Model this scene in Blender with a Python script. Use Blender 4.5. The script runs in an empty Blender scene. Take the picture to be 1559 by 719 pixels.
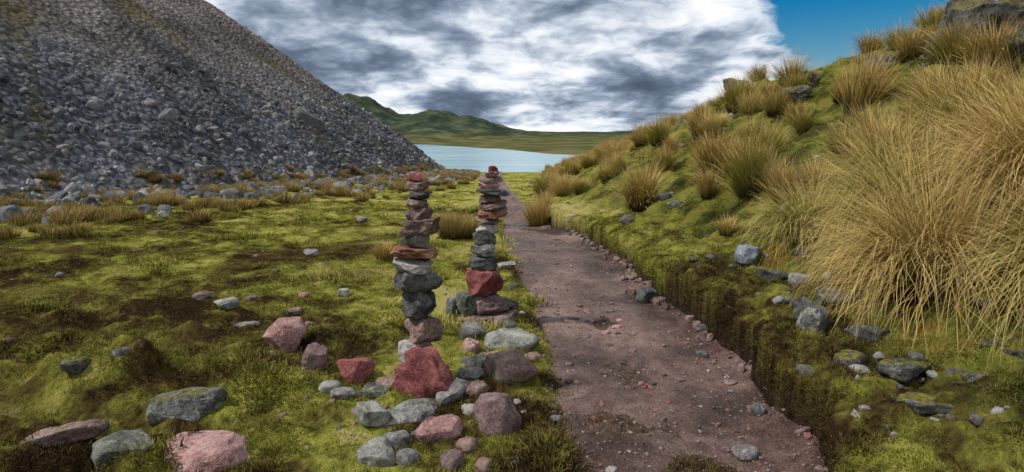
import bpy, bmesh, math, numpy as np
from mathutils import Vector, noise as mn
rng=np.random.default_rng(7)
scene=bpy.context.scene
scene.view_settings.view_transform='Standard'; scene.view_settings.look='None'; scene.view_settings.exposure=0
rad=math.radians
# ------------------------------------------------------------------ noise
_pt=np.random.default_rng(3)
PERM=np.concatenate([_pt.permutation(256)]*3); GA=_pt.uniform(0,2*np.pi,256); GX=np.cos(GA); GY=np.sin(GA)
def perlin(x,y):
    xi=np.floor(x).astype(np.int64); yi=np.floor(y).astype(np.int64)
    xf=x-xi; yf=y-yi; xi&=255; yi&=255
    u=xf*xf*xf*(xf*(xf*6-15)+10); v=yf*yf*yf*(yf*(yf*6-15)+10)
    def g(a,b,dx,dy):
        k=PERM[PERM[a]+b]; return GX[k]*dx+GY[k]*dy
    a=g(xi,yi,xf,yf); b=g(xi+1,yi,xf-1,yf); c=g(xi,yi+1,xf,yf-1); d=g(xi+1,yi+1,xf-1,yf-1)
    return (a+u*(b-a))*(1-v)+(c+u*(d-c))*v
def fbm(x,y,o=4,s=0,r=.5):
    x=np.asarray(x,float)+s*17.3; y=np.asarray(y,float)+s*9.7; t=0;a=1
    for i in range(o):
        t=t+a*perlin(x,y); x=x*2.03+5.1; y=y*2.03+1.7; a*=r
    return t
def sm(t): t=np.clip(t,0,1); return t*t*(3-2*t)
# ------------------------------------------------------------------ terrain
PY=[-30,2.4,3.1,4.3,6,7.9,10.2,11.5,13.9,17,30,60,100]
PL=[.25,.29,.30,.32,.2,0,-.12,-.15,-.2,-.3,-.9,-1.6,-2]
PR=[1.36,1.42,1.54,1.66,1.53,1.44,1.28,.80,.42,.2,-.45,-1.2,-1.6]
EY=[-30,2.4,3.1,4.3,6,7.9,10.2,11.5,13.9,17,30,60,100,300]
EX=[1.33,1.39,1.52,1.64,1.50,1.41,1.25,.75,.7,.8,1.4,3.4,7,20]
SS=[-1,0,.09,.8,1.6,3,6.2,9,14,30,400]
SH=[0,0,.26,.42,.86,1.52,3.15,3.8,4.1,4.5,4.5]
MY=[-30,17,23,34,41,60,100,140]
MM=[1,1.05,.9,.82,.8,.6,.1,0]
BY=[-30,8,60,200,4000]; BZ=[0,0,-1.56,-14,-14]
CX,CY,CR=-113.,60.,107.
SHX=[-2000,-310,-16,36,150,600]; SHY=[2100,1800,780,500,310,200]
HX=[-3000,-1500,-800,-700,-622,-540,-460,-400,-375,-330,-265,-210,-160,-100,-52,0,60,190,400,900,2500]
HZ=[200,280,190,165,158,128,102,90,97,110,106,84,80,68,48,32,22,16,18,40,60]
def wob(y): return (.20*fbm(y*0+.3,y*1.3,3,5)+.02*fbm(y*0,y*5,2,15))*np.where(y<11.5,1,0.)
def pathd(x,y): return np.minimum(x-np.interp(y,PY,PL), np.interp(y,PY,PR)+wob(y)-x)
def sdist(x,y): return x-np.interp(y,EY,EX)-wob(y)
def base(x,y):
    s=sdist(x,y)
    z=np.interp(y,BY,BZ)
    z=z+np.interp(s,SS,SH)*np.interp(y,MY,MM)
    z=z-.06*sm((3.6-y)/1.)*sm((s)/.1)*sm((1.2-s)/1.)
    z=z+sm((s-.3)/2)*(.34*fbm(x*.55,y*.55,4,1))+sm((s-3)/5)*.5*fbm(x*.3,y*.3,4,8)*(y<150)
    return z,s
GP=[(.56,3.28,.17,.05),(.42,2.9,.12,.05),(.9,2.72,.2,.05),(-.02,3.3,.2,.03)]
def h(x,y):
    x=np.asarray(x,float); y=np.asarray(y,float)
    z,s=base(x,y)
    d=pathd(x,y); off=sm((.05-d)/.18)
    near=sm((60-y)/30)
    hum=np.abs(fbm(x*1.1,y*1.1,3,2))*.24+np.abs(fbm(x*3.1,y*3.1,3,3))*.09+fbm(x*11,y*11,3,4)*.022
    lump=(.22-np.abs(fbm(x*4.5,y*4.5,2,17)))*.17
    lz=sm((-x-.2)/3)*sm((7-y)/4)
    rough=.55+.7*lz
    z=z+near*off*(hum*np.where(s>0,.9,rough)+lump*np.clip(sm((s-.05)/.2)*sm((8-y)/3)+.8*lz,0,1))
    z=z-(1-off)*.035
    for (gx,gy,gr,ga) in GP:
        z=z+ga*np.exp(-((x-gx)**2+(y-gy)**2)/gr**2)*(1+.8*fbm(x*9,y*9,2,6))
    z=z+.20*np.exp(-(((x+2.55)/.7)**2+((y-3.75)/.32)**2))*(1+1.0*fbm(x*4,y*4,3,18))
    z=z-.12*np.exp(-(((x+3.3)/.9)**2+((y-4.35)/.22)**2))
    ys=np.interp(x,SHX,SHY)+60*fbm(x*.01,y*0,3,9)
    far=np.clip((y-ys),0,None)
    z=z+np.minimum(far*.05,2.5+far*.006)*(y>ys)
    H=np.interp(x,HX,HZ)
    w=np.exp(-((y-2500)/430.)**2)
    z=z+w*(H+13+20*fbm(x*.006,y*.006,6,10,.55)*(H/80))
    return z
def axis(c,a,lo,hi,n):
    s0=math.asinh((lo-c)/a); s1=math.asinh((hi-c)/a)
    return c+a*np.sinh(np.linspace(s0,s1,n))
def new_mesh(name,verts,faces,link=True,smooth=True):
    me=bpy.data.meshes.new(name)
    verts=np.asarray(verts,np.float32); faces=np.asarray(faces,np.int32)
    k=faces.shape[1]
    me.vertices.add(len(verts)); me.vertices.foreach_set('co',verts.ravel())
    me.loops.add(faces.size); me.loops.foreach_set('vertex_index',faces.ravel())
    me.polygons.add(len(faces)); me.polygons.foreach_set('loop_start',np.arange(0,faces.size,k,dtype=np.int32))
    me.polygons.foreach_set('use_smooth',np.full(len(faces),smooth))
    me.update(calc_edges=True)
    ob=bpy.data.objects.new(name,me)
    if link: scene.collection.objects.link(ob)
    return ob
def gridfaces(nr,nc):
    i=np.arange(nr-1)[:,None]*nc+np.arange(nc-1)[None,:]
    return np.stack([i,i+1,i+nc+1,i+nc],-1).reshape(-1,4)
def attr(ob,name,vals,typ='FLOAT'):
    a=ob.data.attributes.new(name,typ,'POINT')
    a.data.foreach_set('vector' if typ=='FLOAT_VECTOR' else 'value',np.asarray(vals,np.int32 if typ=='INT' else np.float32).ravel())
# ------------------------------------------------------------------ node helpers
class NT:
    def __init__(s,t): s.t=t; s.n=t.nodes; s.l=t.links; s.dim='3D'
    def node(s,typ,**k):
        n=s.n.new(typ)
        for a,b in k.items(): setattr(n,a,b)
        return n
    def link(s,a,b): s.l.new(a,b)
    def val(s,inp,v):
        if isinstance(v,bpy.types.NodeSocket): s.l.new(v,inp)
        else: inp.default_value=v
    def math(s,op,a,b=0,c=None,clamp=False):
        n=s.node('ShaderNodeMath',operation=op,use_clamp=clamp); s.val(n.inputs[0],a); s.val(n.inputs[1],b)
        if c is not None: s.val(n.inputs[2],c)
        return n.outputs[0]
    def vmath(s,op,a,b):
        n=s.node('ShaderNodeVectorMath',operation=op); s.val(n.inputs[0],a); s.val(n.inputs[1],b)
        return n.outputs['Value'] if op in('DISTANCE','DOT_PRODUCT','LENGTH') else n.outputs[0]
    def noise(s,vec,scale,detail=4,rough=.5,dist=0):
        n=s.node('ShaderNodeTexNoise',noise_dimensions=s.dim); s.link(vec,n.inputs['Vector'])
        n.inputs['Scale'].default_value=scale;n.inputs['Detail'].default_value=detail;n.inputs['Roughness'].default_value=rough;n.inputs['Distortion'].default_value=dist
        return n.outputs['Fac'],n.outputs['Color']
    def vor(s,vec,scale,feat='F1'):
        n=s.node('ShaderNodeTexVoronoi',feature=feat,voronoi_dimensions=s.dim); s.link(vec,n.inputs['Vector']); n.inputs['Scale'].default_value=scale
        return n
    def ramp(s,f,stops,interp='LINEAR'):
        n=s.node('ShaderNodeValToRGB'); s.link(f,n.inputs[0]); cr=n.color_ramp; cr.interpolation=interp
        while len(cr.elements)<len(stops): cr.elements.new(.5)
        for e,(p,c) in zip(cr.elements,stops):
            e.position=p; e.color=(c,c,c,1) if isinstance(c,(int,float)) else (*c,1)
        return n.outputs[0]
    def mr(s,f,a,b,c=0,d=1,smooth=True):
        n=s.node('ShaderNodeMapRange'); n.interpolation_type='SMOOTHSTEP' if smooth else 'LINEAR'
        s.link(f,n.inputs[0])
        for i,v in enumerate((a,b,c,d)): n.inputs[1+i].default_value=v
        return n.outputs[0]
    def mix(s,f,a,b,mode='MIX'):
        n=s.node('ShaderNodeMix',data_type='RGBA',blend_type=mode)
        s.val(n.inputs[0],f)
        for i,v in ((6,a),(7,b)):
            s.val(n.inputs[i],(*v,1) if isinstance(v,tuple) and len(v)==3 else v)
        return n.outputs[2]
    def attr(s,name,typ='GEOMETRY'): 
        n=s.node('ShaderNodeAttribute',attribute_name=name,attribute_type=typ); return n.outputs['Fac']
def material(name,diffuse=False):
    m=bpy.data.materials.new(name); m.use_nodes=True; t=NT(m.node_tree); t.n.clear()
    out=t.node('ShaderNodeOutputMaterial'); b=t.node('ShaderNodeBsdfDiffuse' if diffuse else 'ShaderNodeBsdfPrincipled'); t.link(b.outputs[0],out.inputs[0])
    if not diffuse: b.inputs['Specular IOR Level'].default_value=.25
    return m,t,b,out
def bump(t,b,hgt,strength,dist):
    n=t.node('ShaderNodeBump'); n.inputs['Strength'].default_value=strength; n.inputs['Distance'].default_value=dist
    t.link(hgt,n.inputs['Height']); t.link(n.outputs[0],b.inputs['Normal'])
def turf_color(t,atype):
    t.dim='2D'
    g=t.node('ShaderNodeNewGeometry'); P=g.outputs['Position']
    sx=t.node('ShaderNodeSeparateXYZ'); t.link(P,sx.inputs[0])
    n1,_=t.noise(P,.5,3,.62,.4); n2,_=t.noise(P,3.2,3,.65); n3,_=t.noise(P,22,2,.6)
    lx=t.mr(sx.outputs[0],-6.0,-1.0,-.075,.015)
    ly=t.mr(sx.outputs[1],4,12,-.01,.085)
    f=t.math('ADD',n1,t.math('MULTIPLY',t.math('SUBTRACT',n2,.5),.8)); f=t.math('ADD',f,lx); f=t.math('ADD',f,ly)
    f=t.math('ADD',f,t.math('MULTIPLY',t.math('SUBTRACT',n3,.5),.3))
    c=t.ramp(f,[(.30,(.033,.021,.010)),(.38,(.075,.055,.018)),(.46,(.12,.108,.024)),(.54,(.19,.19,.034)),(.64,(.29,.28,.055)),(.77,(.40,.345,.12))])
    c=t.mix(t.math('MULTIPLY',t.attr('brown',atype),.85),c,(.06,.036,.017))
    hn,_=t.noise(P,1.9,4,.68,.3)
    hc=t.ramp(hn,[(.34,(.020,.018,.011)),(.42,(.048,.050,.015)),(.49,(.095,.108,.022)),(.56,(.18,.185,.036)),(.63,(.24,.21,.05)),(.70,(.25,.13,.03))])
    c=t.mix(t.math('MULTIPLY',t.attr('hill',atype),.9),c,hc)
    return P,c,n2,n3,sx
# ------------------------------------------------------------------ ground
xs=axis(1.0,2.4,-3500,2500,960); ys=axis(3.2,2.6,-25,4000,880)
X,Y=np.meshgrid(xs,ys); Z=h(X,Y)
S=sdist(X,Y); D=pathd(X,Y)
lip=np.exp(-((S-.12)/.06)**2)*.08*(1+1.2*fbm(X*3,Y*6,2,13))*(Y>0)*(Y<11)
ground=new_mesh('ground',np.stack([X-lip,Y,Z],-1).reshape(-1,3),gridfaces(*X.shape))
def hillm(s,y): return sm((s-.3)/.8)*(y<140)*np.clip(1.1-y/60,.25,1)
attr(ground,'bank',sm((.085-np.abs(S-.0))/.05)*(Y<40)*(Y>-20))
attr(ground,'hill',hillm(S,Y))
attr(ground,'pathm',sm((D+.12)/.2)*(Y<70)*(S<-.02))
attr(ground,'far',sm((Y-150)/150))
attr(ground,'fhill',sm((Z-3)/22)*(Y>700))
def brown(x,y):
    b=0
    for (cx,cy,ax,ay) in [(-4.6,5.9,1.3,.55),(-3.0,4.6,.6,.3),(-2.6,8.7,.7,1.0),(-6.5,8.5,1.6,.5),(-3.2,3.3,.8,.4),(-5.5,4.9,1.2,.4),(-1.9,6.9,.5,.3),(-3.3,4.3,.9,.22)]:
        b=b+np.exp(-((x-cx)/ax)**2-((y-cy)/ay)**2)
    ch=np.exp(-((x+2.9+.5*np.sin(y*1.1)+.35*fbm(x*0,y*1.3,3,12))/.16)**2)*sm((y-6)/1.2)*sm((13-y)/3)
    ch2=np.exp(-((y-8.6-.35*fbm(x*.6,x*0,3,14))/.14)**2)*sm((-x-2.5)/1)*sm((x+9)/2)
    return np.clip(b*(.7+.9*fbm(x*2,y*2,3,11))+ch*.9+ch2*.8,0,1)
attr(ground,'brown',brown(X,Y))
m,t,b,o=material('ground_turf',True)
P,c,n2,n3,sx=turf_color(t,'GEOMETRY')
pc=t.ramp(n3,[(.3,(.07,.046,.036)),(.7,(.16,.11,.09))])
c=t.mix(t.attr('pathm'),c,pc)
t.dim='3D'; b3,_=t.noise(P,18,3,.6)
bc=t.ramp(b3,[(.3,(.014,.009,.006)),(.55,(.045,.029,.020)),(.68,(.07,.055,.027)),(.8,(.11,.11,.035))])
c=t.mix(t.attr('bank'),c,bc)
t.dim='2D'; fn,_=t.noise(P,.012,5,.65)
fc=t.ramp(fn,[(.35,(.045,.055,.022)),(.5,(.085,.088,.035)),(.62,(.15,.125,.06))])
fh=t.ramp(fn,[(.35,(.022,.032,.024)),(.52,(.044,.060,.036)),(.66,(.09,.098,.055))])
c=t.mix(t.attr('far'),c,fc); c=t.mix(t.attr('fhill'),c,fh)
t.link(c,b.inputs['Color'])
t.dim='3D'; bump(t,b,t.noise(P,30,4,.7)[0],1,.06)
ground.data.materials.append(m)
# ------------------------------------------------------------------ dirt path
def path_z(x,y):
    return (np.interp(y,BY,BZ)+.022*fbm(x*2.2,y*1.6,3,20)+.010*fbm(x*8,y*8,4,21)+.004*np.abs(fbm(x*24,y*24,3,22))
      -.03*np.exp(-((x-.95-.2*np.sin(y))/.22)**2)+.07*sm((x-np.interp(y,PY,PR)-wob(y)+.24+.08*fbm(x*3,y*3,2,24))/.34)-.13*sm((.06-(x-np.interp(y,PY,PL))+.10*fbm(x*3.5,y*3.5,3,23))/.28))
ny,nx=1000,120
yy=axis(2.5,4,1.,60,ny); 
w0=np.interp(yy,PY,PL)-.22; w1=np.interp(yy,PY,PR)+.14+wob(yy)
U=np.linspace(0,1,nx)[None,:]; PX=w0[:,None]+(w1-w0)[:,None]*U; PYY=np.repeat(yy[:,None],nx,1)
path=new_mesh('dirt_path',np.stack([PX,PYY,path_z(PX,PYY)],-1).reshape(-1,3),gridfaces(ny,nx))
m,t,b,o=material('path_dirt')
g=t.node('ShaderNodeNewGeometry'); P=g.outputs['Position']; t.dim='2D'
a1,_=t.noise(P,1.1,4,.6,.3); a2,_=t.noise(P,9,5,.7); a3,_=t.noise(P,60,3,.7)
f=t.math('ADD',t.math('MULTIPLY',a1,.75),t.math('MULTIPLY',a2,.25))
c=t.ramp(f,[(.36,(.062,.036,.027)),(.45,(.125,.076,.060)),(.53,(.205,.134,.110)),(.63,(.31,.225,.19))])
c=t.mix(t.ramp(a3,[(.35,.9),(.6,0.)]),c,t.mix(1,c,(.5,.45,.45),'MULTIPLY'))
v=t.vor(P,55); vc=t.ramp(v.outputs['Distance'],[(.12,1.),(.3,0.)])
sel=t.ramp(v.outputs['Color'],[(.76,0.),(.8,1.)])
c=t.mix(t.math('MULTIPLY',t.math('MULTIPLY',vc,sel),.5),c,(.30,.23,.20))
t.link(c,b.inputs['Base Color']); t.link(t.ramp(a1,[(.42,.32),(.6,.8)]),b.inputs['Roughness'])
hb=t.math('ADD',t.math('MULTIPLY',a2,1.),t.math('MULTIPLY',a3,.6))
bump(t,b,hb,.9,.04); path.data.materials.append(m)
# ------------------------------------------------------------------ lake
lx=np.linspace(-1400,700,60); ly=np.linspace(150,2300,60); LX,LY=np.meshgrid(lx,ly)
lake=new_mesh('lake_water',np.stack([LX,LY,LX*0-11.3],-1).reshape(-1,3),gridfaces(60,60))
m,t,b,o=material('lake_water')
g=t.node('ShaderNodeNewGeometry'); P=g.outputs['Position']; t.dim='2D'
mp=t.node('ShaderNodeMapping'); mp.inputs['Scale'].default_value=(.25,1,1); t.link(P,mp.inputs[0])
w1,_=t.noise(mp.outputs[0],.02,4,.6); w2,_=t.noise(P,.5,3,.6)
c=t.ramp(w1,[(.35,(.14,.30,.35)),(.65,(.26,.43,.47))])
t.link(c,b.inputs['Base Color']); b.inputs['Roughness'].default_value=.22; b.inputs['Specular IOR Level'].default_value=.5
bump(t,b,w2,.15,.3); lake.data.materials.append(m)
# ------------------------------------------------------------------ rocks
def ico(sub):
    bm=bmesh.new(); bmesh.ops.create_icosphere(bm,subdivisions=sub,radius=1)
    v=np.array([q.co[:] for q in bm.verts]); f=np.array([[w.index for w in q.verts] for q in bm.faces]); bm.free(); return v,f
ICO={k:ico(k) for k in (2,3,4,5)}
def rock(name,seed,dims,sub=4,nplanes=10,flat=.5,rough=.05,link=False,smooth=True,boxy=False):
    r=np.random.default_rng(seed); v,f=ICO[sub]; v=v.copy()
    N=[np.array([r.normal(0,.12),r.normal(0,.12),1.]),np.array([r.normal(0,.12),r.normal(0,.12),-1.])]; Dd=[flat,flat]
    if boxy:
        a0=r.uniform(0,1.5)
        for k in range(4):
            a=a0+k*math.pi/2+r.normal(0,.25); N.append(np.array([math.cos(a),math.sin(a),r.normal(0,.2)])); Dd.append(r.uniform(.55,.72))
    for k in range(nplanes):
        N.append(r.normal(size=3)*np.array([1,1,.8])); Dd.append(r.uniform(.58,.9))
    for n,dd in zip(N,Dd):
        n=n/np.linalg.norm(n); q=v@n; k=q>dd; v[k]-=((q[k]-dd)*.94)[:,None]*n
    off=Vector(r.uniform(-50,50,3))
    out=np.empty(len(v)); 
    for i,p in enumerate(v):
        pv=Vector(p); out[i]=mn.fractal(pv*1.7+off,.9,2.1,5 if sub>3 else 3)
    ln=np.linalg.norm(v,axis=1,keepdims=True)
    v=v+v/ln*out[:,None]*rough*2
    mn_,mx=v.min(0),v.max(0); v=(v-(mn_+mx)/2)/(mx-mn_)*np.array(dims)
    return new_mesh(name,v,f,link,smooth)
def rock_material(name,c1,c2,lichen=(.34,.33,.27),la=.3,moss=0.,scale=1.,cheap=False):
    m,t,b,o=material(name,cheap)
    tc=t.node('ShaderNodeTexCoord'); P=tc.outputs['Object']
    oi=t.node('ShaderNodeObjectInfo'); ad=t.node('ShaderNodeVectorMath',operation='ADD'); t.link(P,ad.inputs[0])
    mu=t.math('MULTIPLY',oi.outputs['Random'],37.); t.link(mu,ad.inputs[1]); P=ad.outputs[0]
    a,_=t.noise(P,7*scale,4,.65,.3); bq,_=t.noise(P,38*scale,4,.75)
    f=t.math('ADD',t.math('MULTIPLY',a,.55),t.math('MULTIPLY',bq,.45))
    c=t.ramp(f,[(.36,tuple(k*.4 for k in c1)),(.46,c1),(.56,c2),(.68,tuple(min(.65,k*1.4) for k in c2))])
    if not cheap:
        cq,_=t.noise(P,150*scale,2,.6)
        c=t.mix(t.ramp(cq,[(.38,.75),(.5,0.)]),c,t.mix(1,c,(.45,.43,.42),'MULTIPLY'))
        l1,_=t.noise(P,13*scale,4,.75,.6)
        lm=t.ramp(l1,[(.66-la*.2,0.),(.69-la*.2,1.)])
        c=t.mix(t.math('MULTIPLY',lm,.65),c,lichen)
    if moss>0:
        g=t.node('ShaderNodeNewGeometry'); sz=t.node('ShaderNodeSeparateXYZ'); t.link(g.outputs['Normal'],sz.inputs[0])
        mz=t.math('ADD',t.math('MULTIPLY',sz.outputs[2],.35),t.math('MULTIPLY',t.math('SUBTRACT',l1,.5),1.6))
        c=t.mix(t.mr(mz,.50-moss*.5,.60-moss*.5),c,t.mix(t.ramp(bq,[(.4,0.),(.6,1.)]),(.05,.055,.012),(.21,.17,.03)))
    t.link(c,b.inputs['Color' if cheap else 'Base Color'])
    if not cheap:
        b.inputs['Roughness'].default_value=.85
        hb=t.math('ADD',t.math('MULTIPLY',a,1.),t.math('MULTIPLY',bq,.6)); bump(t,b,hb,1,.03/scale)
    return m
RM={
'gray':rock_material('stone_gray',(.15,.142,.14),(.27,.255,.25),la=.3),
'dark':rock_material('stone_dark',(.065,.066,.066),(.14,.14,.135),(.28,.28,.24),.2),
'greeng':rock_material('stone_greenish',(.10,.105,.085),(.19,.195,.16),(.32,.32,.24),.35),
'brown':rock_material('stone_brown',(.17,.11,.095),(.30,.21,.18),(.35,.33,.29),.15),
'orange':rock_material('stone_rust',(.24,.10,.065),(.36,.19,.13),(.26,.22,.19),.1),
'red':rock_material('stone_red',(.20,.058,.058),(.31,.11,.10),(.40,.26,.25),.0),
'pink':rock_material('stone_pink',(.32,.17,.16),(.48,.30,.275),(.50,.44,.41),.2),
'white':rock_material('stone_pale',(.32,.29,.28),(.50,.46,.44),(.18,.17,.16),.15),
'purple':rock_material('stone_purple',(.15,.095,.095),(.25,.17,.165),(.33,.30,.28),.1),
'pale':rock_material('stone_palegray',(.23,.23,.205),(.37,.37,.33),(.18,.2,.14),.2),
'blue':rock_material('stone_bluish',(.20,.23,.27),(.34,.38,.44),(.4,.41,.4),.1),
'mossy':rock_material('stone_mossy',(.06,.06,.055),(.14,.14,.13),(.28,.28,.24),.3,moss=.6),
'lichen':rock_material('stone_lichened',(.07,.07,.067),(.17,.17,.16),(.38,.39,.34),.6,moss=.35),
}
def cairn(name,cx,cy,stones,seed):
    e=bpy.data.objects.new(name,None); scene.collection.objects.link(e); e.location=(cx,cy,0)
    r=np.random.default_rng(seed)
    for i,s in enumerate(stones):
        (x,y,z0,z1,w,col)=s[:6]; tilt=s[6] if len(s)>6 else r.normal(0,.05); dep=s[7] if len(s)>7 else w*r.uniform(.72,.95)
        hh=(z1-z0)*1.12; fl=s[8] if len(s)>8 else .5
        ob=rock('stone_%d'%(i+1),seed*100+i,(w,dep,hh),5 if w>.15 else 4,9,fl,.06,link=True,boxy=(r.random()<.5))
        ob.data.materials.append(RM[col]); ob.parent=e
        ob.location=(x-cx,y-cy,(z0+z1)/2); ob.rotation_euler=(r.normal(0,.05),tilt,r.uniform(-.35,.35))
    return e
YL=3.72
left=[(-.574,YL,1.346,1.40,.095,'red'),(-.578,YL,1.29,1.348,.158,'brown'),(-.572,YL,1.243,1.292,.135,'dark'),
(-.582,YL,1.182,1.245,.142,'brown'),(-.570,YL,1.114,1.184,.175,'purple'),(-.568,YL,1.02,1.116,.275,'brown',-.12),
(-.595,YL,.946,1.022,.20,'greeng',0),(-.605,YL,.873,.948,.295,'orange',.06),(-.628,YL,.781,.877,.275,'white',.08),
(-.582,YL,.66,.785,.285,'dark',.13),(-.578,YL,.499,.668,.24,'dark',-.08,.2,.62),(-.562,YL,.335,.503,.265,'brown',.1,.22,.6),
(-.61,YL-.01,.18,.345,.235,'white',.0,.2,.65),(-.59,YL-.06,-.06,.195,.40,'red',-.12,.34,.62),(-.50,YL-.13,-.02,.34,.27,'red',-.4,.2,.75),
(-.78,YL-.02,-.03,.10,.2,'brown',.1)]
cairn('stone_cairn',-.58,YL,left,11)
YR=5.2
right=[(-.160,YR,1.325,1.375,.085,'red'),(-.168,YR,1.285,1.33,.12,'brown'),(-.19,YR,1.238,1.288,.225,'brown'),(-.197,YR,1.18,1.242,.19,'pink'),
(-.165,YR,1.128,1.184,.30,'dark',.1),(-.186,YR,1.07,1.132,.2,'brown'),(-.165,YR,1.015,1.073,.25,'purple',-.1),(-.165,YR,.94,1.02,.28,'orange',-.12),
(-.21,YR,.885,.945,.22,'brown',.1),(-.215,YR,.80,.888,.20,'white'),(-.235,YR,.70,.803,.205,'greeng'),(-.25,YR,.605,.705,.235,'gray'),
(-.25,YR,.475,.61,.25,'dark'),(-.25,YR,.245,.48,.35,'red',.05,.3,.65),
(-.39,YR,.07,.27,.26,'greeng',.05,.24,.6),(-.17,YR-.03,.10,.25,.30,'purple',-.06),(-.11,YR-.06,-.02,.115,.35,'brown'),(-.36,YR-.08,-.03,.09,.27,'brown'),
(-.52,YR+.1,-.02,.22,.15,'gray',.1,.14,.7),(-.05,YR+.05,.1,.2,.22,'dark',.2),(-.25,YR-.12,-.03,.1,.24,'purple')]
cairn('stone_cairn',-.23,YR,right,23)
loose=[
(-.01,4.52,.43,.30,.15,'pale',0,.2),(-.01,3.84,.36,.3,.20,'brown',0,.3),(-.09,3.16,.28,.24,.20,'purple',.1,.1),(-.39,3.08,.27,.2,.13,'pink',-.1,.2),
(-.32,4.72,.22,.18,.14,'gray',.1,.1),(-.31,4.42,.15,.14,.12,'pink',0,.5),(-.24,3.98,.16,.14,.12,'dark',0,.1),(-.26,3.75,.18,.12,.08,'gray',.2,.4),(-.22,3.55,.17,.13,.07,'brown',0,.9),(-.3,4.12,.15,.12,.08,'greeng',0,.4),(-.19,4.2,.13,.1,.09,'brown',0,.4),
(-1.72,4.44,.32,.26,.25,'pink',.05,.1),(-1.32,3.88,.17,.15,.27,'purple',.25,.1),(-1.03,3.84,.25,.2,.16,'red',-.1,.1),(-1.13,3.6,.14,.12,.07,'pale',0,.1),
(-.72,3.95,.12,.1,.1,'red',0,0),(-1.02,3.5,.18,.14,.06,'gray',0,.2),(-.86,3.62,.2,.16,.08,'greeng',.1,.4),
(-1.88,3.34,.42,.28,.17,'lichen',.1,.25),(-1.57,2.84,.54,.4,.13,'pink',-.03,.1),(-1.90,2.80,.28,.24,.12,'greeng',.1,.4),(-2.26,2.88,.42,.14,.09,'brown',-.15,.3),
(-.66,2.84,.2,.18,.10,'pale',0,.3),(-.51,2.80,.12,.11,.07,'gray',0,.1),(-.30,2.79,.14,.12,.08,'purple',0,.2),(-.50,3.08,.1,.08,.05,'gray',0,.2),
(-2.63,5.46,.22,.16,.09,'pale',0,.3),(-2.90,5.58,.2,.14,.07,'brown',0,.3),(-1.70,6.0,.12,.1,.09,'pale',0,.1),(-2.78,8.3,.24,.18,.1,'gray',0,.1),(-2.25,5.0,.22,.16,.03,'gray',0,.5),(-2.1,6.0,.12,.1,.05,'pink',0,.1),(-2.55,5.8,.12,.12,.04,'purple',0,.4),
(-1.95,5.3,.14,.12,.05,'brown',0,.4),(-1.75,5.05,.10,.1,.05,'pink',0,.4),
(-13.6,18.4,.9,.5,.4,'gray',0,.1),(-.08,7.25,.26,.18,.09,'pale',0,.2),(-.05,4.95,.16,.14,.1,'dark',0,.2),(.02,4.75,.13,.1,.08,'brown',0,.2),
(2.18,5.55,.27,.22,.17,'blue',0,.2),(1.87,3.68,.19,.16,.28,'lichen',.3,.3),(2.30,4.2,.32,.26,.13,'lichen',.1,.5),(2.22,5.05,.3,.2,.12,'mossy',.2,.2),(2.32,4.8,.2,.16,.10,'gray',.1,.2),
(1.34,5.9,.21,.16,.18,'dark',0,.2),(1.24,6.2,.13,.1,.09,'brown',0,.2),(2.4,8.66,.36,.26,.12,'lichen',0,.2),
(2.08,3.1,.3,.2,.11,'mossy',.1,.2),(1.98,2.74,.36,.24,.07,'mossy',.05,.1),(2.34,2.9,.34,.24,.11,'lichen',.1,.3),(1.20,2.92,.14,.12,.06,'gray',0,.3),
(1.88,3.25,.2,.16,.08,'mossy',0,.3),(2.15,3.55,.24,.2,.11,'mossy',0,.3),(2.6,2.95,.3,.2,.12,'mossy',0,.3),(2.05,4.45,.14,.12,.06,'lichen',0,.3),(2.0,4.75,.12,.12,.08,'mossy',0,.6),
(-.60,3.36,.50,.26,.07,'pale',0,.7),(-.78,3.2,.22,.18,.09,'pale',.1,.2),(-.52,3.26,.18,.13,.07,'gray',.1,.9),(-.36,3.52,.26,.16,.10,'gray',-.3,.8),(-.60,2.98,.16,.12,.07,'gray',.1,.2),
(-3.1,12.5,.3,.2,.12,'gray',0,0),(-13.5,40.7,2.3,1.6,1.6,'dark',.5,.4),(-9.2,19.9,.7,.5,.42,'gray',0,.2),(-8.2,21,.9,.6,.5,'gray',0,.2),(-6.7,24,.8,.6,.5,'gray',0,.2),(-10.5,19.5,.5,.4,.3,'lichen',0,.2)]
loose+=[(-2.7,3.60,.16,.12,.09,'mossy',.1,.4),(-2.45,3.66,.12,.1,.08,'lichen',-.1,.9)]
for i in range(22):
    r_=np.random.default_rng(1000+i); loose.append((r_.normal(.78,.16),r_.uniform(4.5,5.9),r_.uniform(.05,.12),r_.uniform(.05,.1),.02,['brown','purple','pink','purple'][i%4],0,r_.uniform(0,3)))
for i in range(60):
    r_=np.random.default_rng(2000+i); y_=r_.uniform(2.6,11); loose.append((float(np.interp(y_,PY,PR)+wob(y_))-abs(r_.normal(0,.09))-.02,y_,r_.uniform(.03,.11),r_.uniform(.04,.1),r_.uniform(.03,.08),['brown','dark','purple','brown'][i%4],r_.normal(0,.3),r_.uniform(0,3)))
for i,(x,y,w,dp,hh,mt,tl,rz) in enumerate(loose):
    ob=rock('fieldstone',500+i,(w,dp,hh*1.15),4 if w>.14 else 3,9,.6,.05,link=True); ob.data.materials.append(RM[mt])
    z=max(float(h(x,y)),float(path_z(x,y)) if pathd(x,y)>-.02 else -99)
    if x==-13.5: z=2.2
    ob.location=(x,y,z+hh*(.06 if mt in('mossy','lichen') else .20)); ob.rotation_euler=(rng.normal(0,.08),tl,rz+rng.normal(0,.3))
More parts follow.
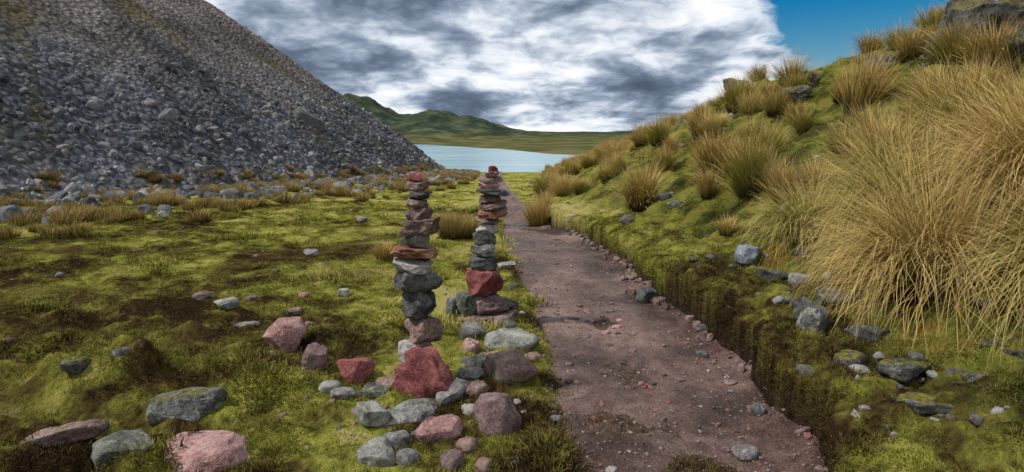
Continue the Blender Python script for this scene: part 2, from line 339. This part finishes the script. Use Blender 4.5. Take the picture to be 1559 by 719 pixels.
# ------------------------------------------------------------------ instancing
def collection(name,obs):
    c=bpy.data.collections.new(name)
    for o in obs: c.objects.link(o)
    return c
def scatter(name,pts,rot,scl,idx,coll,extra={}):
    n=len(pts); me=bpy.data.meshes.new(name); me.vertices.add(n); me.vertices.foreach_set('co',np.asarray(pts,np.float32).ravel())
    ob=bpy.data.objects.new(name,me); scene.collection.objects.link(ob)
    attr(ob,'rot',rot,'FLOAT_VECTOR'); attr(ob,'scl',scl,'FLOAT_VECTOR'); attr(ob,'idx',idx,'INT')
    for k_,v_ in extra.items(): attr(ob,k_,v_)
    ng=bpy.data.node_groups.new(name+'_gn','GeometryNodeTree')
    ng.interface.new_socket('Geometry',in_out='INPUT',socket_type='NodeSocketGeometry'); ng.interface.new_socket('Geometry',in_out='OUTPUT',socket_type='NodeSocketGeometry')
    N=ng.nodes; gi=N.new('NodeGroupInput'); go=N.new('NodeGroupOutput'); ip=N.new('GeometryNodeInstanceOnPoints'); ci=N.new('GeometryNodeCollectionInfo')
    ci.inputs['Collection'].default_value=coll; ci.inputs['Separate Children'].default_value=True; ci.inputs['Reset Children'].default_value=True
    def na(nm,tp):
        q=N.new('GeometryNodeInputNamedAttribute'); q.data_type=tp; q.inputs['Name'].default_value=nm
        return [s for s in q.outputs if s.enabled and s.name=='Attribute'][0]
    er=N.new('FunctionNodeEulerToRotation'); L=ng.links.new
    L(gi.outputs[0],ip.inputs['Points']); L(ci.outputs[0],ip.inputs['Instance']); ip.inputs['Pick Instance'].default_value=True
    L(na('idx','INT'),ip.inputs['Instance Index']); L(na('rot','FLOAT_VECTOR'),er.inputs[0]); L(er.outputs[0],ip.inputs['Rotation']); L(na('scl','FLOAT_VECTOR'),ip.inputs['Scale'])
    L(ip.outputs[0],go.inputs[0])
    md=ob.modifiers.new('gn','NODES'); md.node_group=ng
    return ob
# ------------------------------------------------------------------ scree slope
def scree_z(r,a):
    x=CX+r*np.cos(a); y=CY+r*np.sin(a)
    zb=np.interp(y,BY,BZ)
    q=CR-r
    z=zb+.68*q-.9*sm(1-q/7)*(q>-5)*.5
    gul=fbm(a*14,r*.02,4,31)*1.6*sm(q/20)+fbm(a*60,r*.12,3,32)*.45*sm(q/6)+.18*fbm(x*1.2,y*1.2,3,33)
    return z+gul
na_,nr_=800,300
A=np.linspace(rad(-80),rad(60),na_); R_=np.linspace(6,CR+4,nr_); RR,AA=np.meshgrid(R_,A)
ZZ=scree_z(RR,AA)
scree=new_mesh('scree_slope',np.stack([CX+RR*np.cos(AA),CY+RR*np.sin(AA),ZZ],-1).reshape(-1,3),gridfaces(na_,nr_)[:,::-1])
def vegm(a,r): return sm((fbm(a*15+r*.06,r*.03,4,40)-.06)/.2)*sm((CR-r-1)/4)*sm((26-(CR-r))/14)
veg=vegm(AA,RR)*(.65+.7*fbm(AA*80,RR*.4,3,43))
veg=np.maximum(veg,sm((2.5-(CR-RR)+1.5*fbm(AA*90,RR*.3,3,41))/2.5)*.8)
attr(scree,'veg',np.clip(veg,0,1)); attr(scree,'up',sm((CR-RR-5)/12+.5*fbm(AA*30,RR*.06,3,42)))
m,t,b,o=material('scree_gravel',True)
g=t.node('ShaderNodeNewGeometry'); P=g.outputs['Position']; t.dim='2D'
v=t.vor(P,3.4); v2=t.vor(P,9); n1,_=t.noise(P,.16,4,.65); n2,_=t.noise(P,6,3,.7)
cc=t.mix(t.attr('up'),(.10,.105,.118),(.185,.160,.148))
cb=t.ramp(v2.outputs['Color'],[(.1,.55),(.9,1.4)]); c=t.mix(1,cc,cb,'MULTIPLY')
c=t.mix(1,c,t.ramp(v.outputs['Distance'],[(.1,1.1),(.55,.65)]),'MULTIPLY')
c=t.mix(1,c,t.ramp(n1,[(.38,.6),(.62,1.3)]),'MULTIPLY')
vm=t.math('MULTIPLY',t.attr('veg'),t.ramp(n2,[(.35,.3),(.6,1.)]))
c=t.mix(vm,c,t.mix(n2,(.04,.034,.014),(.14,.11,.034)))
t.link(c,b.inputs['Color'])
bump(t,b,t.math('MULTIPLY',v.outputs['Distance'],-1),1,.15)
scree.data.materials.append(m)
m,t,b,o=material('scree_rock',True)
oi=t.node('ShaderNodeObjectInfo'); tc=t.node('ShaderNodeTexCoord'); g=t.node('ShaderNodeNewGeometry')
n1,_=t.noise(tc.outputs['Object'],2.5,3,.7); 
c=t.ramp(oi.outputs['Random'],[(0,(.065,.068,.077)),(.35,(.125,.13,.147)),(.6,(.18,.186,.20)),(.75,(.165,.145,.135)),(.94,(.22,.22,.22)),(1,(.29,.29,.285))])
c=t.mix(1,c,t.ramp(n1,[(.35,.6),(.65,1.3)]),'MULTIPLY')
sp=t.node('ShaderNodeSeparateXYZ'); t.link(g.outputs['Position'],sp.inputs[0])
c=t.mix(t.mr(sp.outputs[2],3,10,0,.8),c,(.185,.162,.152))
t.dim='2D'; n9,_=t.noise(g.outputs['Position'],.16,4,.65); c=t.mix(1,c,t.ramp(n9,[(.38,.62),(.62,1.3)]),'MULTIPLY')
t.link(c,b.inputs['Color'])
srocks=[]
for k in range(10):
    o_=rock('srock_%02d'%k,900+k,(1,rng.uniform(.6,.95),rng.uniform(.45,.8)),2,8,.6,.08,smooth=False); o_.data.materials.append(m); srocks.append(o_)
SC=collection('scree_rock_kinds',srocks)
n1_,n2_=10000,38000
q=np.concatenate([rng.random(n1_)**1.5*11-1.5, rng.random(n2_)**1.2*92+1]); n=len(q)
a=np.concatenate([rng.uniform(rad(-42),rad(12),n1_),rng.uniform(rad(-42),rad(16),n2_)])
r=CR-q; pos=np.stack([CX+r*np.cos(a),CY+r*np.sin(a),scree_z(r,a)],-1)
gz=h(pos[:,0],pos[:,1]); pos[:,2]=np.maximum(pos[:,2],gz)
size=np.concatenate([np.exp(rng.normal(-1.4,.45,n1_)),np.exp(rng.normal(-2.35,.45,n2_))]); size=np.clip(size,.06,.75)
keep=(rng.random(n)>vegm(a,r)*.75)
scl=size[:,None]*rng.uniform(.75,1.2,(n,3))
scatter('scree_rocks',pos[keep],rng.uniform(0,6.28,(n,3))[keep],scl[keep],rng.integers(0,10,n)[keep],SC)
pk=[]
PCOL={'brown':((.16,.105,.09),(.24,.165,.145)),'gray':((.16,.158,.155),(.24,.235,.23)),'purple':((.13,.085,.08),(.19,.135,.125)),'pale':((.22,.20,.18),(.32,.29,.265)),'red':((.18,.08,.07),(.25,.13,.11)),'dark':((.06,.058,.052),(.12,.115,.105))}
for k,mt in enumerate(PCOL):
    o_=rock('pebble_%02d'%k,950+k,(1,.8,.55),3,10,.6,.09); o_.data.materials.append(rock_material('pebble_'+mt,*PCOL[mt],scale=.25,cheap=True)); pk.append(o_)
PC=collection('pebble_kinds',pk)
n=6500; yv=2.2+rng.random(n)**1.8*22; l=np.interp(yv,PY,PL); rr=np.interp(yv,PY,PR)+wob(yv); u=rng.beta(.6,.5,n)*1.08-.07; xv=l+(rr-l)*u
zp=np.maximum(path_z(xv,yv),h(xv,yv)); sz=np.clip(np.exp(rng.normal(-4.6,.65,n)),.004,.06)
scatter('path_gravel',np.stack([xv,yv,zp+sz*.08],-1),np.stack([rng.normal(0,.3,n),rng.normal(0,.3,n),rng.uniform(0,6.28,n)],-1),np.repeat(sz[:,None],3,1),rng.choice([0,0,2,2,1,3,4,5],n),PC)
n=1500; yv=2.5+rng.random(n)**1.5*22; xv=rng.uniform(-1,1,n)*(.9*yv+1); s=sdist(xv,yv)
cl=fbm(xv*.6,yv*.6,3,50)
k=(pathd(xv,yv)<-.05)&((cl>.14)|(s>0)|((np.abs(xv+.2)<.5)&(yv<7)))&(np.abs(s)>.06); xv,yv,s=xv[k],yv[k],s[k]; n=len(xv)
sz=np.clip(np.exp(rng.normal(-3.0,.55,n)),.02,.16)*np.where(s>0,1.3,1)
scatter('meadow_stones',np.stack([xv,yv,h(xv,yv)-sz*.04],-1),np.stack([rng.normal(0,.3,n),rng.normal(0,.3,n),rng.uniform(0,6.28,n)],-1),sz[:,None]*rng.uniform(.8,1.3,(n,3)),np.where(s>0,rng.choice([1,5,5],n),rng.choice([0,0,1,2,3,5],n)),PC)
# ------------------------------------------------------------------ grass
def blades(name,n,rbase,L,spread,curl,width,segs=6,seed=0,bias=(0,0),lvar=.35,link=False):
    r=np.random.default_rng(seed)
    ph=r.uniform(0,2*np.pi,n); rd=rbase*np.sqrt(r.random(n)); p=np.stack([rd*np.cos(ph),rd*np.sin(ph),np.zeros(n)],-1)
    az=ph+r.normal(0,.5,n); dx=np.cos(az)+bias[0]; dy=np.sin(az)+bias[1]; az=np.arctan2(dy,dx)
    th=np.clip(np.abs(r.normal(0,spread,n))*(.35+.9*rd/rbase),0,1.5)+.03
    ln=L*(1-lvar*r.random(n)**.8)*(1-.25*rd/rbase); sg=ln/segs; cu=np.abs(r.normal(curl,curl*.45,n))*np.hypot(dx,dy).clip(.3,2)
    w=width*r.uniform(.6,1.2,n); rot=r.normal(0,.6,n); sw=r.normal(0,.06,n)
    V=np.zeros((n,segs+1,2,3)); T=np.zeros((n,segs+1,2))
    for i in range(segs+1):
        tt=i/segs; side=np.stack([-np.sin(az+rot),np.cos(az+rot),np.zeros(n)],-1)
        ww=w*(1-tt**1.6)*.5+.0002
        V[:,i,0]=p-side*ww[:,None]; V[:,i,1]=p+side*ww[:,None]; T[:,i]=tt
        p=p+sg[:,None]*np.stack([np.sin(th)*np.cos(az),np.sin(th)*np.sin(az),np.cos(th)],-1)
        th=np.minimum(th+cu*(.3+1.3*tt)/segs*2,2.5); az=az+sw
    base_=np.arange(n)[:,None]*(segs+1)*2+np.arange(segs)[None,:]*2
    F=np.stack([base_,base_+1,base_+3,base_+2],-1).reshape(-1,4)
    ob=new_mesh(name,V.reshape(-1,3),F,link,True)
    attr(ob,'t',T.reshape(-1)); attr(ob,'rnd',np.repeat(r.random(n),(segs+1)*2)); return ob
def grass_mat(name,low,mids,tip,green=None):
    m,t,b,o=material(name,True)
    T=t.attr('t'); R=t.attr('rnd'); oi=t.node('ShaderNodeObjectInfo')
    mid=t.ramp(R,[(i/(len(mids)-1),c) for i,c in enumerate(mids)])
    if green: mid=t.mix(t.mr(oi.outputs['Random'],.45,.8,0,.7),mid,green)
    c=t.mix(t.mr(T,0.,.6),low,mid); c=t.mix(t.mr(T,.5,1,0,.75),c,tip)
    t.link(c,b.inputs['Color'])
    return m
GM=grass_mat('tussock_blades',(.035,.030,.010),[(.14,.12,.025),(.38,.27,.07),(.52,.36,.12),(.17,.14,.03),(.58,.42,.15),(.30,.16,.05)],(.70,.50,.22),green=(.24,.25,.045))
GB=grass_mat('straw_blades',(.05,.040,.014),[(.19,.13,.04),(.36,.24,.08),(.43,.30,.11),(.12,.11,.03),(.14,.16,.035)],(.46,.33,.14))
tus=[]
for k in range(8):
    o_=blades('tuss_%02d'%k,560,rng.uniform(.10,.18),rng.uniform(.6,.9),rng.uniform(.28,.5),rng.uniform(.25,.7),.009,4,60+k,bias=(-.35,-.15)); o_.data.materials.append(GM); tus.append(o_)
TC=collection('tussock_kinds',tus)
def poisson(px,py,rm):
    keep=[];cell={}
    for i,(a_,b_) in enumerate(zip(px,py)):
        R0=rm*(1 if b_<15 else 1.3); cx_,cy_=int(a_//1),int(b_//1); ok=True
        for ii in range(cx_-2,cx_+3):
            for jj in range(cy_-2,cy_+3):
                for j in cell.get((ii,jj),()):
                    if (px[j]-a_)**2+(py[j]-b_)**2<R0*R0: ok=False;break
                if not ok: break
            if not ok: break
        if ok: keep.append(i); cell.setdefault((cx_,cy_),[]).append(i)
    return np.array(keep)
n=4200; yv=rng.uniform(2.5,62,n); xv=rng.uniform(0,15,n); s=sdist(xv,yv)
k=(s>1.2)&~((xv<4.3)&(yv<6.0))&(s<12)
k|=(yv>11)&(s>.1)&(s<2)&(rng.random(n)<.7)
k&=~((xv>6.2)&(yv<10.5)&(xv<11)&(yv>6.8))
xv,yv,s=xv[k],yv[k],s[k]
k=poisson(xv,yv,.60); xv,yv,s=xv[k],yv[k],s[k]; dens=fbm(xv*.4,yv*.4,3,55); k=(dens>-.03)|(rng.random(len(xv))<.35); xv,yv,s=xv[k],yv[k],s[k]
ex=np.array([(.55,12.2),(.75,13.0),(.95,14.6),(1.2,16.2),(1.3,18),(1.6,14),(3.41,6.72),(3.0,7.6),(3.95,6.6),(3.25,9.45),(2.1,9.9),(2.04,13.0),(5.2,9.9),(4.1,10.3)])
xv=np.concatenate([xv,ex[:,0]]); yv=np.concatenate([yv,ex[:,1]]); n=len(xv)
sc=rng.uniform(.5,1.3,n)*np.where((xv>2.6)&(yv<18),1.12,1)
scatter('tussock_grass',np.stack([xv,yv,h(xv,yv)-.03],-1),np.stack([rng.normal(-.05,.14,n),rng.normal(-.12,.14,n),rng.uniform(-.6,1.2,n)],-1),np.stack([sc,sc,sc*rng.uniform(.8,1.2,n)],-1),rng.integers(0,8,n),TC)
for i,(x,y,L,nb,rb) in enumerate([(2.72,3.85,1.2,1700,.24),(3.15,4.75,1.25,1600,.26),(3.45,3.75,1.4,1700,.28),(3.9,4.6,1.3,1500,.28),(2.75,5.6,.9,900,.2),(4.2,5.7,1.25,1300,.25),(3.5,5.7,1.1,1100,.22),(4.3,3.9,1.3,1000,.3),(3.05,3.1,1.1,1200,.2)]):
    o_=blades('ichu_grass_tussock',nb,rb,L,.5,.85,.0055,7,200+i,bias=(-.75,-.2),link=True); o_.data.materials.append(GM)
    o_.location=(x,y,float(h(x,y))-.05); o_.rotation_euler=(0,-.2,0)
for i,(x,y,L,nb,rb) in enumerate([(-.98,9.8,.62,800,.18),(-.7,10.1,.55,600,.14),(-1.68,7.87,.34,400,.1),(-1.45,8.1,.25,250,.08),(2.35,6.6,.3,250,.08)]):
    o_=blades('meadow_grass_tussock',nb,rb,L,.4,.35,.007,5,300+i,bias=(0,0),link=True); o_.data.materials.append(GB if i<2 else GM)
    o_.location=(x,y,float(h(x,y))-.02)
bt=[]
for k in range(5):
    o_=blades('straw_%02d'%k,150,.17,.42,.5,.4,.018,3,80+k); o_.data.materials.append(GB); bt.append(o_)
BC=collection('straw_kinds',bt)
def bandw(a): return np.interp(a,[rad(-40),rad(-30),rad(-18),rad(-8),rad(0),rad(8)],[9,8.5,7,4,2,1.5])
n=6500; a=rng.uniform(rad(-40),rad(8),n); q=rng.random(n)**1.2*(bandw(a)*1.25+1.5)-1.5; r=CR+q+1.0*fbm(a*60,a*0,3,60)
xv=CX+r*np.cos(a); yv=CY+r*np.sin(a); k=(fbm(xv*.55,yv*.55,3,61)>.03+.12*q/bandw(a)); xv,yv=xv[k],yv[k]; n=len(xv); sc=rng.uniform(.35,1.25,n)
scatter('straw_grass',np.stack([xv,yv,np.maximum(h(xv,yv),scree_z(np.hypot(xv-CX,yv-CY),np.arctan2(yv-CY,xv-CX)))-.02],-1),np.stack([rng.normal(0,.1,n),rng.normal(0,.1,n),rng.uniform(0,6.28,n)],-1),np.repeat(sc[:,None],3,1),rng.integers(0,5,n),BC)
n=1000; a=rng.uniform(rad(-40),rad(5),n); q=rng.random(n)**1.5*(bandw(a)); r=CR+q; xv=CX+r*np.cos(a); yv=CY+r*np.sin(a); sz=np.clip(np.exp(rng.normal(-1.5,.5,n)),.08,.65)
scatter('valley_boulders',np.stack([xv,yv,h(xv,yv)+sz*.1],-1),rng.uniform(0,6.28,(n,3)),sz[:,None]*rng.uniform(.8,1.2,(n,3)),rng.integers(0,10,n),SC)
# turf
m,t,b,o=material('turf_blades',True)
P,c,n2,n3,sx=turf_color(t,'INSTANCER'); T=t.attr('t'); R=t.attr('rnd')
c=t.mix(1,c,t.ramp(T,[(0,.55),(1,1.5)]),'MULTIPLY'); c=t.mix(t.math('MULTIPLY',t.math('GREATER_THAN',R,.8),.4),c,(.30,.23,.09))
t.link(c,b.inputs['Color'])
tf=[]
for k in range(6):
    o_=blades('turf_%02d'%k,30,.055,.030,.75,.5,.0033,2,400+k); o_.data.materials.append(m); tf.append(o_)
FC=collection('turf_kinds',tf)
n=70000; yv=2.0+(rng.random(n)**1.7)*15; xv=rng.uniform(-1,1,n)*(.92*yv+.6)
yb=2+rng.random(1500)*9; xb=np.interp(yb,EY,EX)+wob(yb)+rng.uniform(.06,.3,1500); xv=np.concatenate([xv,xb]); yv=np.concatenate([yv,yb]); n=len(xv); s=sdist(xv,yv)
br=brown(xv,yv); gp=0
for (gx,gy,gr,_) in GP: gp=gp+np.exp(-((xv-gx)**2+(yv-gy)**2)/gr**2)
mossy=fbm(xv*1.2,yv*1.2,3,71)
k=((pathd(xv,yv)<-.0+.12*fbm(xv*4,yv*4,2,70))|(gp>.5))&(rng.random(n)>br*.85)&((s<-.05)|(s>.06))&((mossy+rng.normal(0,.1,n)>np.where(s>0,-.0,-.10))|((s>0)&(s<.22)))
xv,yv,s=xv[k],yv[k],s[k]; n=len(xv)
edge=(s>0)&(s<.16)
sc=rng.uniform(.45,1.0,n)*(1+yv*.06)*(1+1.3*sm((fbm(xv*1.2,yv*1.2,2,72)-.15)/.3)*(s<0))
ry=np.where(edge,-.5,rng.normal(0,.15,n)); xo=np.where(edge,xv-.05,xv)
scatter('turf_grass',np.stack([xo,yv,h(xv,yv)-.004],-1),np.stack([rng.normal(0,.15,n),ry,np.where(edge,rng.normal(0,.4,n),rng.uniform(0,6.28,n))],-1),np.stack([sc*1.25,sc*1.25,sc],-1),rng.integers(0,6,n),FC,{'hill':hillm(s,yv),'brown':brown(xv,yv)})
# ------------------------------------------------------------------ outcrop on the right skyline
for i,(x,y,w,hh) in enumerate([(6.7,8.7,1.2,.8),(7.4,9.2,1.8,1.4),(8.4,9.6,2.2,2.1),(8.0,10.4,1.6,1.2),(9.3,10.6,2.2,2.0),(9.9,9.8,2.4,2.3),(6.5,9.7,.8,.5),(7.4,12.5,1.0,.5),(6.3,8.0,.8,.45),(7.2,7.9,1.4,1.0),(10.4,11.6,2.4,2.0),(6.2,10.5,.8,.45),(5.2,11.5,.6,.35),(7.8,8.4,1.6,1.5),(6.1,13,.8,.5),(5.6,15.5,.8,.5),(5.0,17.5,.8,.5),(7.0,9.6,1.2,1.0),(6.3,9.1,.7,.5)]):
    ob=rock('rock_outcrop',700+i,(w,w*.7,hh),5,14,.6,.09,link=True,boxy=True); ob.data.materials.append(RM['lichen' if i%3==1 else 'mossy']); ob.location=(x,y,float(h(x,y))+hh*.22); ob.rotation_euler=(.1,.15*(i%3-1),i)
# ------------------------------------------------------------------ light + sky
sd=Vector((-.60,-.10,.79)).normalized()
elev=math.asin(sd.z); azim=math.atan2(sd.x,sd.y)
sun=bpy.data.lights.new('sun','SUN'); sun.energy=3.6; sun.angle=rad(4); sun.color=(1,.95,.87)
so=bpy.data.objects.new('sun',sun); scene.collection.objects.link(so); so.rotation_euler=sd.to_track_quat('Z','Y').to_euler()
w=bpy.data.worlds.new('World'); scene.world=w; w.use_nodes=True; t=NT(w.node_tree); t.n.clear(); t.dim='2D'
out=t.node('ShaderNodeOutputWorld')
sky=t.node('ShaderNodeTexSky',sky_type='NISHITA'); sky.sun_disc=False; sky.sun_elevation=elev; sky.sun_rotation=azim
hs=t.node('ShaderNodeHueSaturation'); hs.inputs['Saturation'].default_value=1.9; hs.inputs['Value'].default_value=1.; t.link(sky.outputs[0],hs.inputs['Color'])
bs=t.node('ShaderNodeBackground'); t.link(hs.outputs[0],bs.inputs[0]); bs.inputs[1].default_value=.085
tc=t.node('ShaderNodeTexCoord'); Dr=tc.outputs['Generated']; sp=t.node('ShaderNodeSeparateXYZ'); t.link(Dr,sp.inputs[0])
zc=t.math('ADD',t.math('MAXIMUM',sp.outputs[2],0),.26)
cx=t.node('ShaderNodeCombineXYZ'); t.link(t.math('DIVIDE',sp.outputs[0],zc),cx.inputs[0]); t.link(t.math('DIVIDE',sp.outputs[1],zc),cx.inputs[1])
p0=cx.outputs[0]
_,wc=t.noise(p0,3.0,2,.6)
wv=t.node('ShaderNodeVectorMath',operation='MULTIPLY_ADD'); t.link(wc,wv.inputs[0]); wv.inputs[1].default_value=(.12,.12,0); t.link(p0,wv.inputs[2]); p1=wv.outputs[0]
D1,_=t.noise(p1,1.3,7,.58)
vv=t.vor(p1,3.4); vv.inputs['Detail'].default_value=3; vv.inputs['Roughness'].default_value=.6; vv.normalize=True; VD=vv.outputs['Distance']
def blob(x,y,z,r,a):
    q=t.vmath('DISTANCE',Dr,(x,y,z)); return t.mr(q,0,r,a,0)
acc=t.math('ADD',t.math('MULTIPLY',t.math('SUBTRACT',D1,.5),1.55),t.math('MULTIPLY',t.math('SUBTRACT',VD,.30),.6))
acc=t.math('ADD',acc,.485)
for bb in [(.184,.976,.113,.26,.14),(-.08,.985,.125,.16,.10),(-.34,.93,.19,.18,.12),(.30,.93,.12,.15,.05),
           (-.06,.985,.20,.17,-.14),(-.2,.97,.13,.14,-.13),(.36,.9,.22,.20,-.16),(.064,.998,.033,.14,-.13),(-.22,.98,.06,.14,-.08),(.32,.94,.05,.12,-.09),(0,-.2,1,.95,-.2),(0,-1,.3,.9,-.15)]:  # final pair: unseen brighter cloud overhead and behind, added to light the scene
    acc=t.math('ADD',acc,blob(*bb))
cc=t.ramp(acc,[(.26,(.94,.95,.97)),(.37,(.74,.79,.86)),(.46,(.47,.54,.64)),(.55,(.26,.32,.42)),(.67,(.13,.17,.245)),(.85,(.075,.10,.155))])
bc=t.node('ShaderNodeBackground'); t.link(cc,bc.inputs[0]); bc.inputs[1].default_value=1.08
bl=t.math('MAXIMUM',blob(.53,.83,.20,.32,1.),blob(.64,.75,.18,.36,1.)); bl=t.math('ADD',bl,t.math('MULTIPLY',t.math('SUBTRACT',acc,.45),-.9)); 
bl=t.mr(bl,.38,.54)
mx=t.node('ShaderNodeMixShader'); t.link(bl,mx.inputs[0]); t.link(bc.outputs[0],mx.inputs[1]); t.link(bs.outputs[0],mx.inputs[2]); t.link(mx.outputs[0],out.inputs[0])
# ------------------------------------------------------------------ camera
cam=bpy.data.cameras.new('camera'); cam.sensor_width=36; cam.lens=929/1559*36; cam.clip_start=.05; cam.clip_end=9000
co=bpy.data.objects.new('camera',cam); scene.collection.objects.link(co); co.location=(0,0,1.6); co.rotation_euler=(rad(81),0,0); scene.camera=co
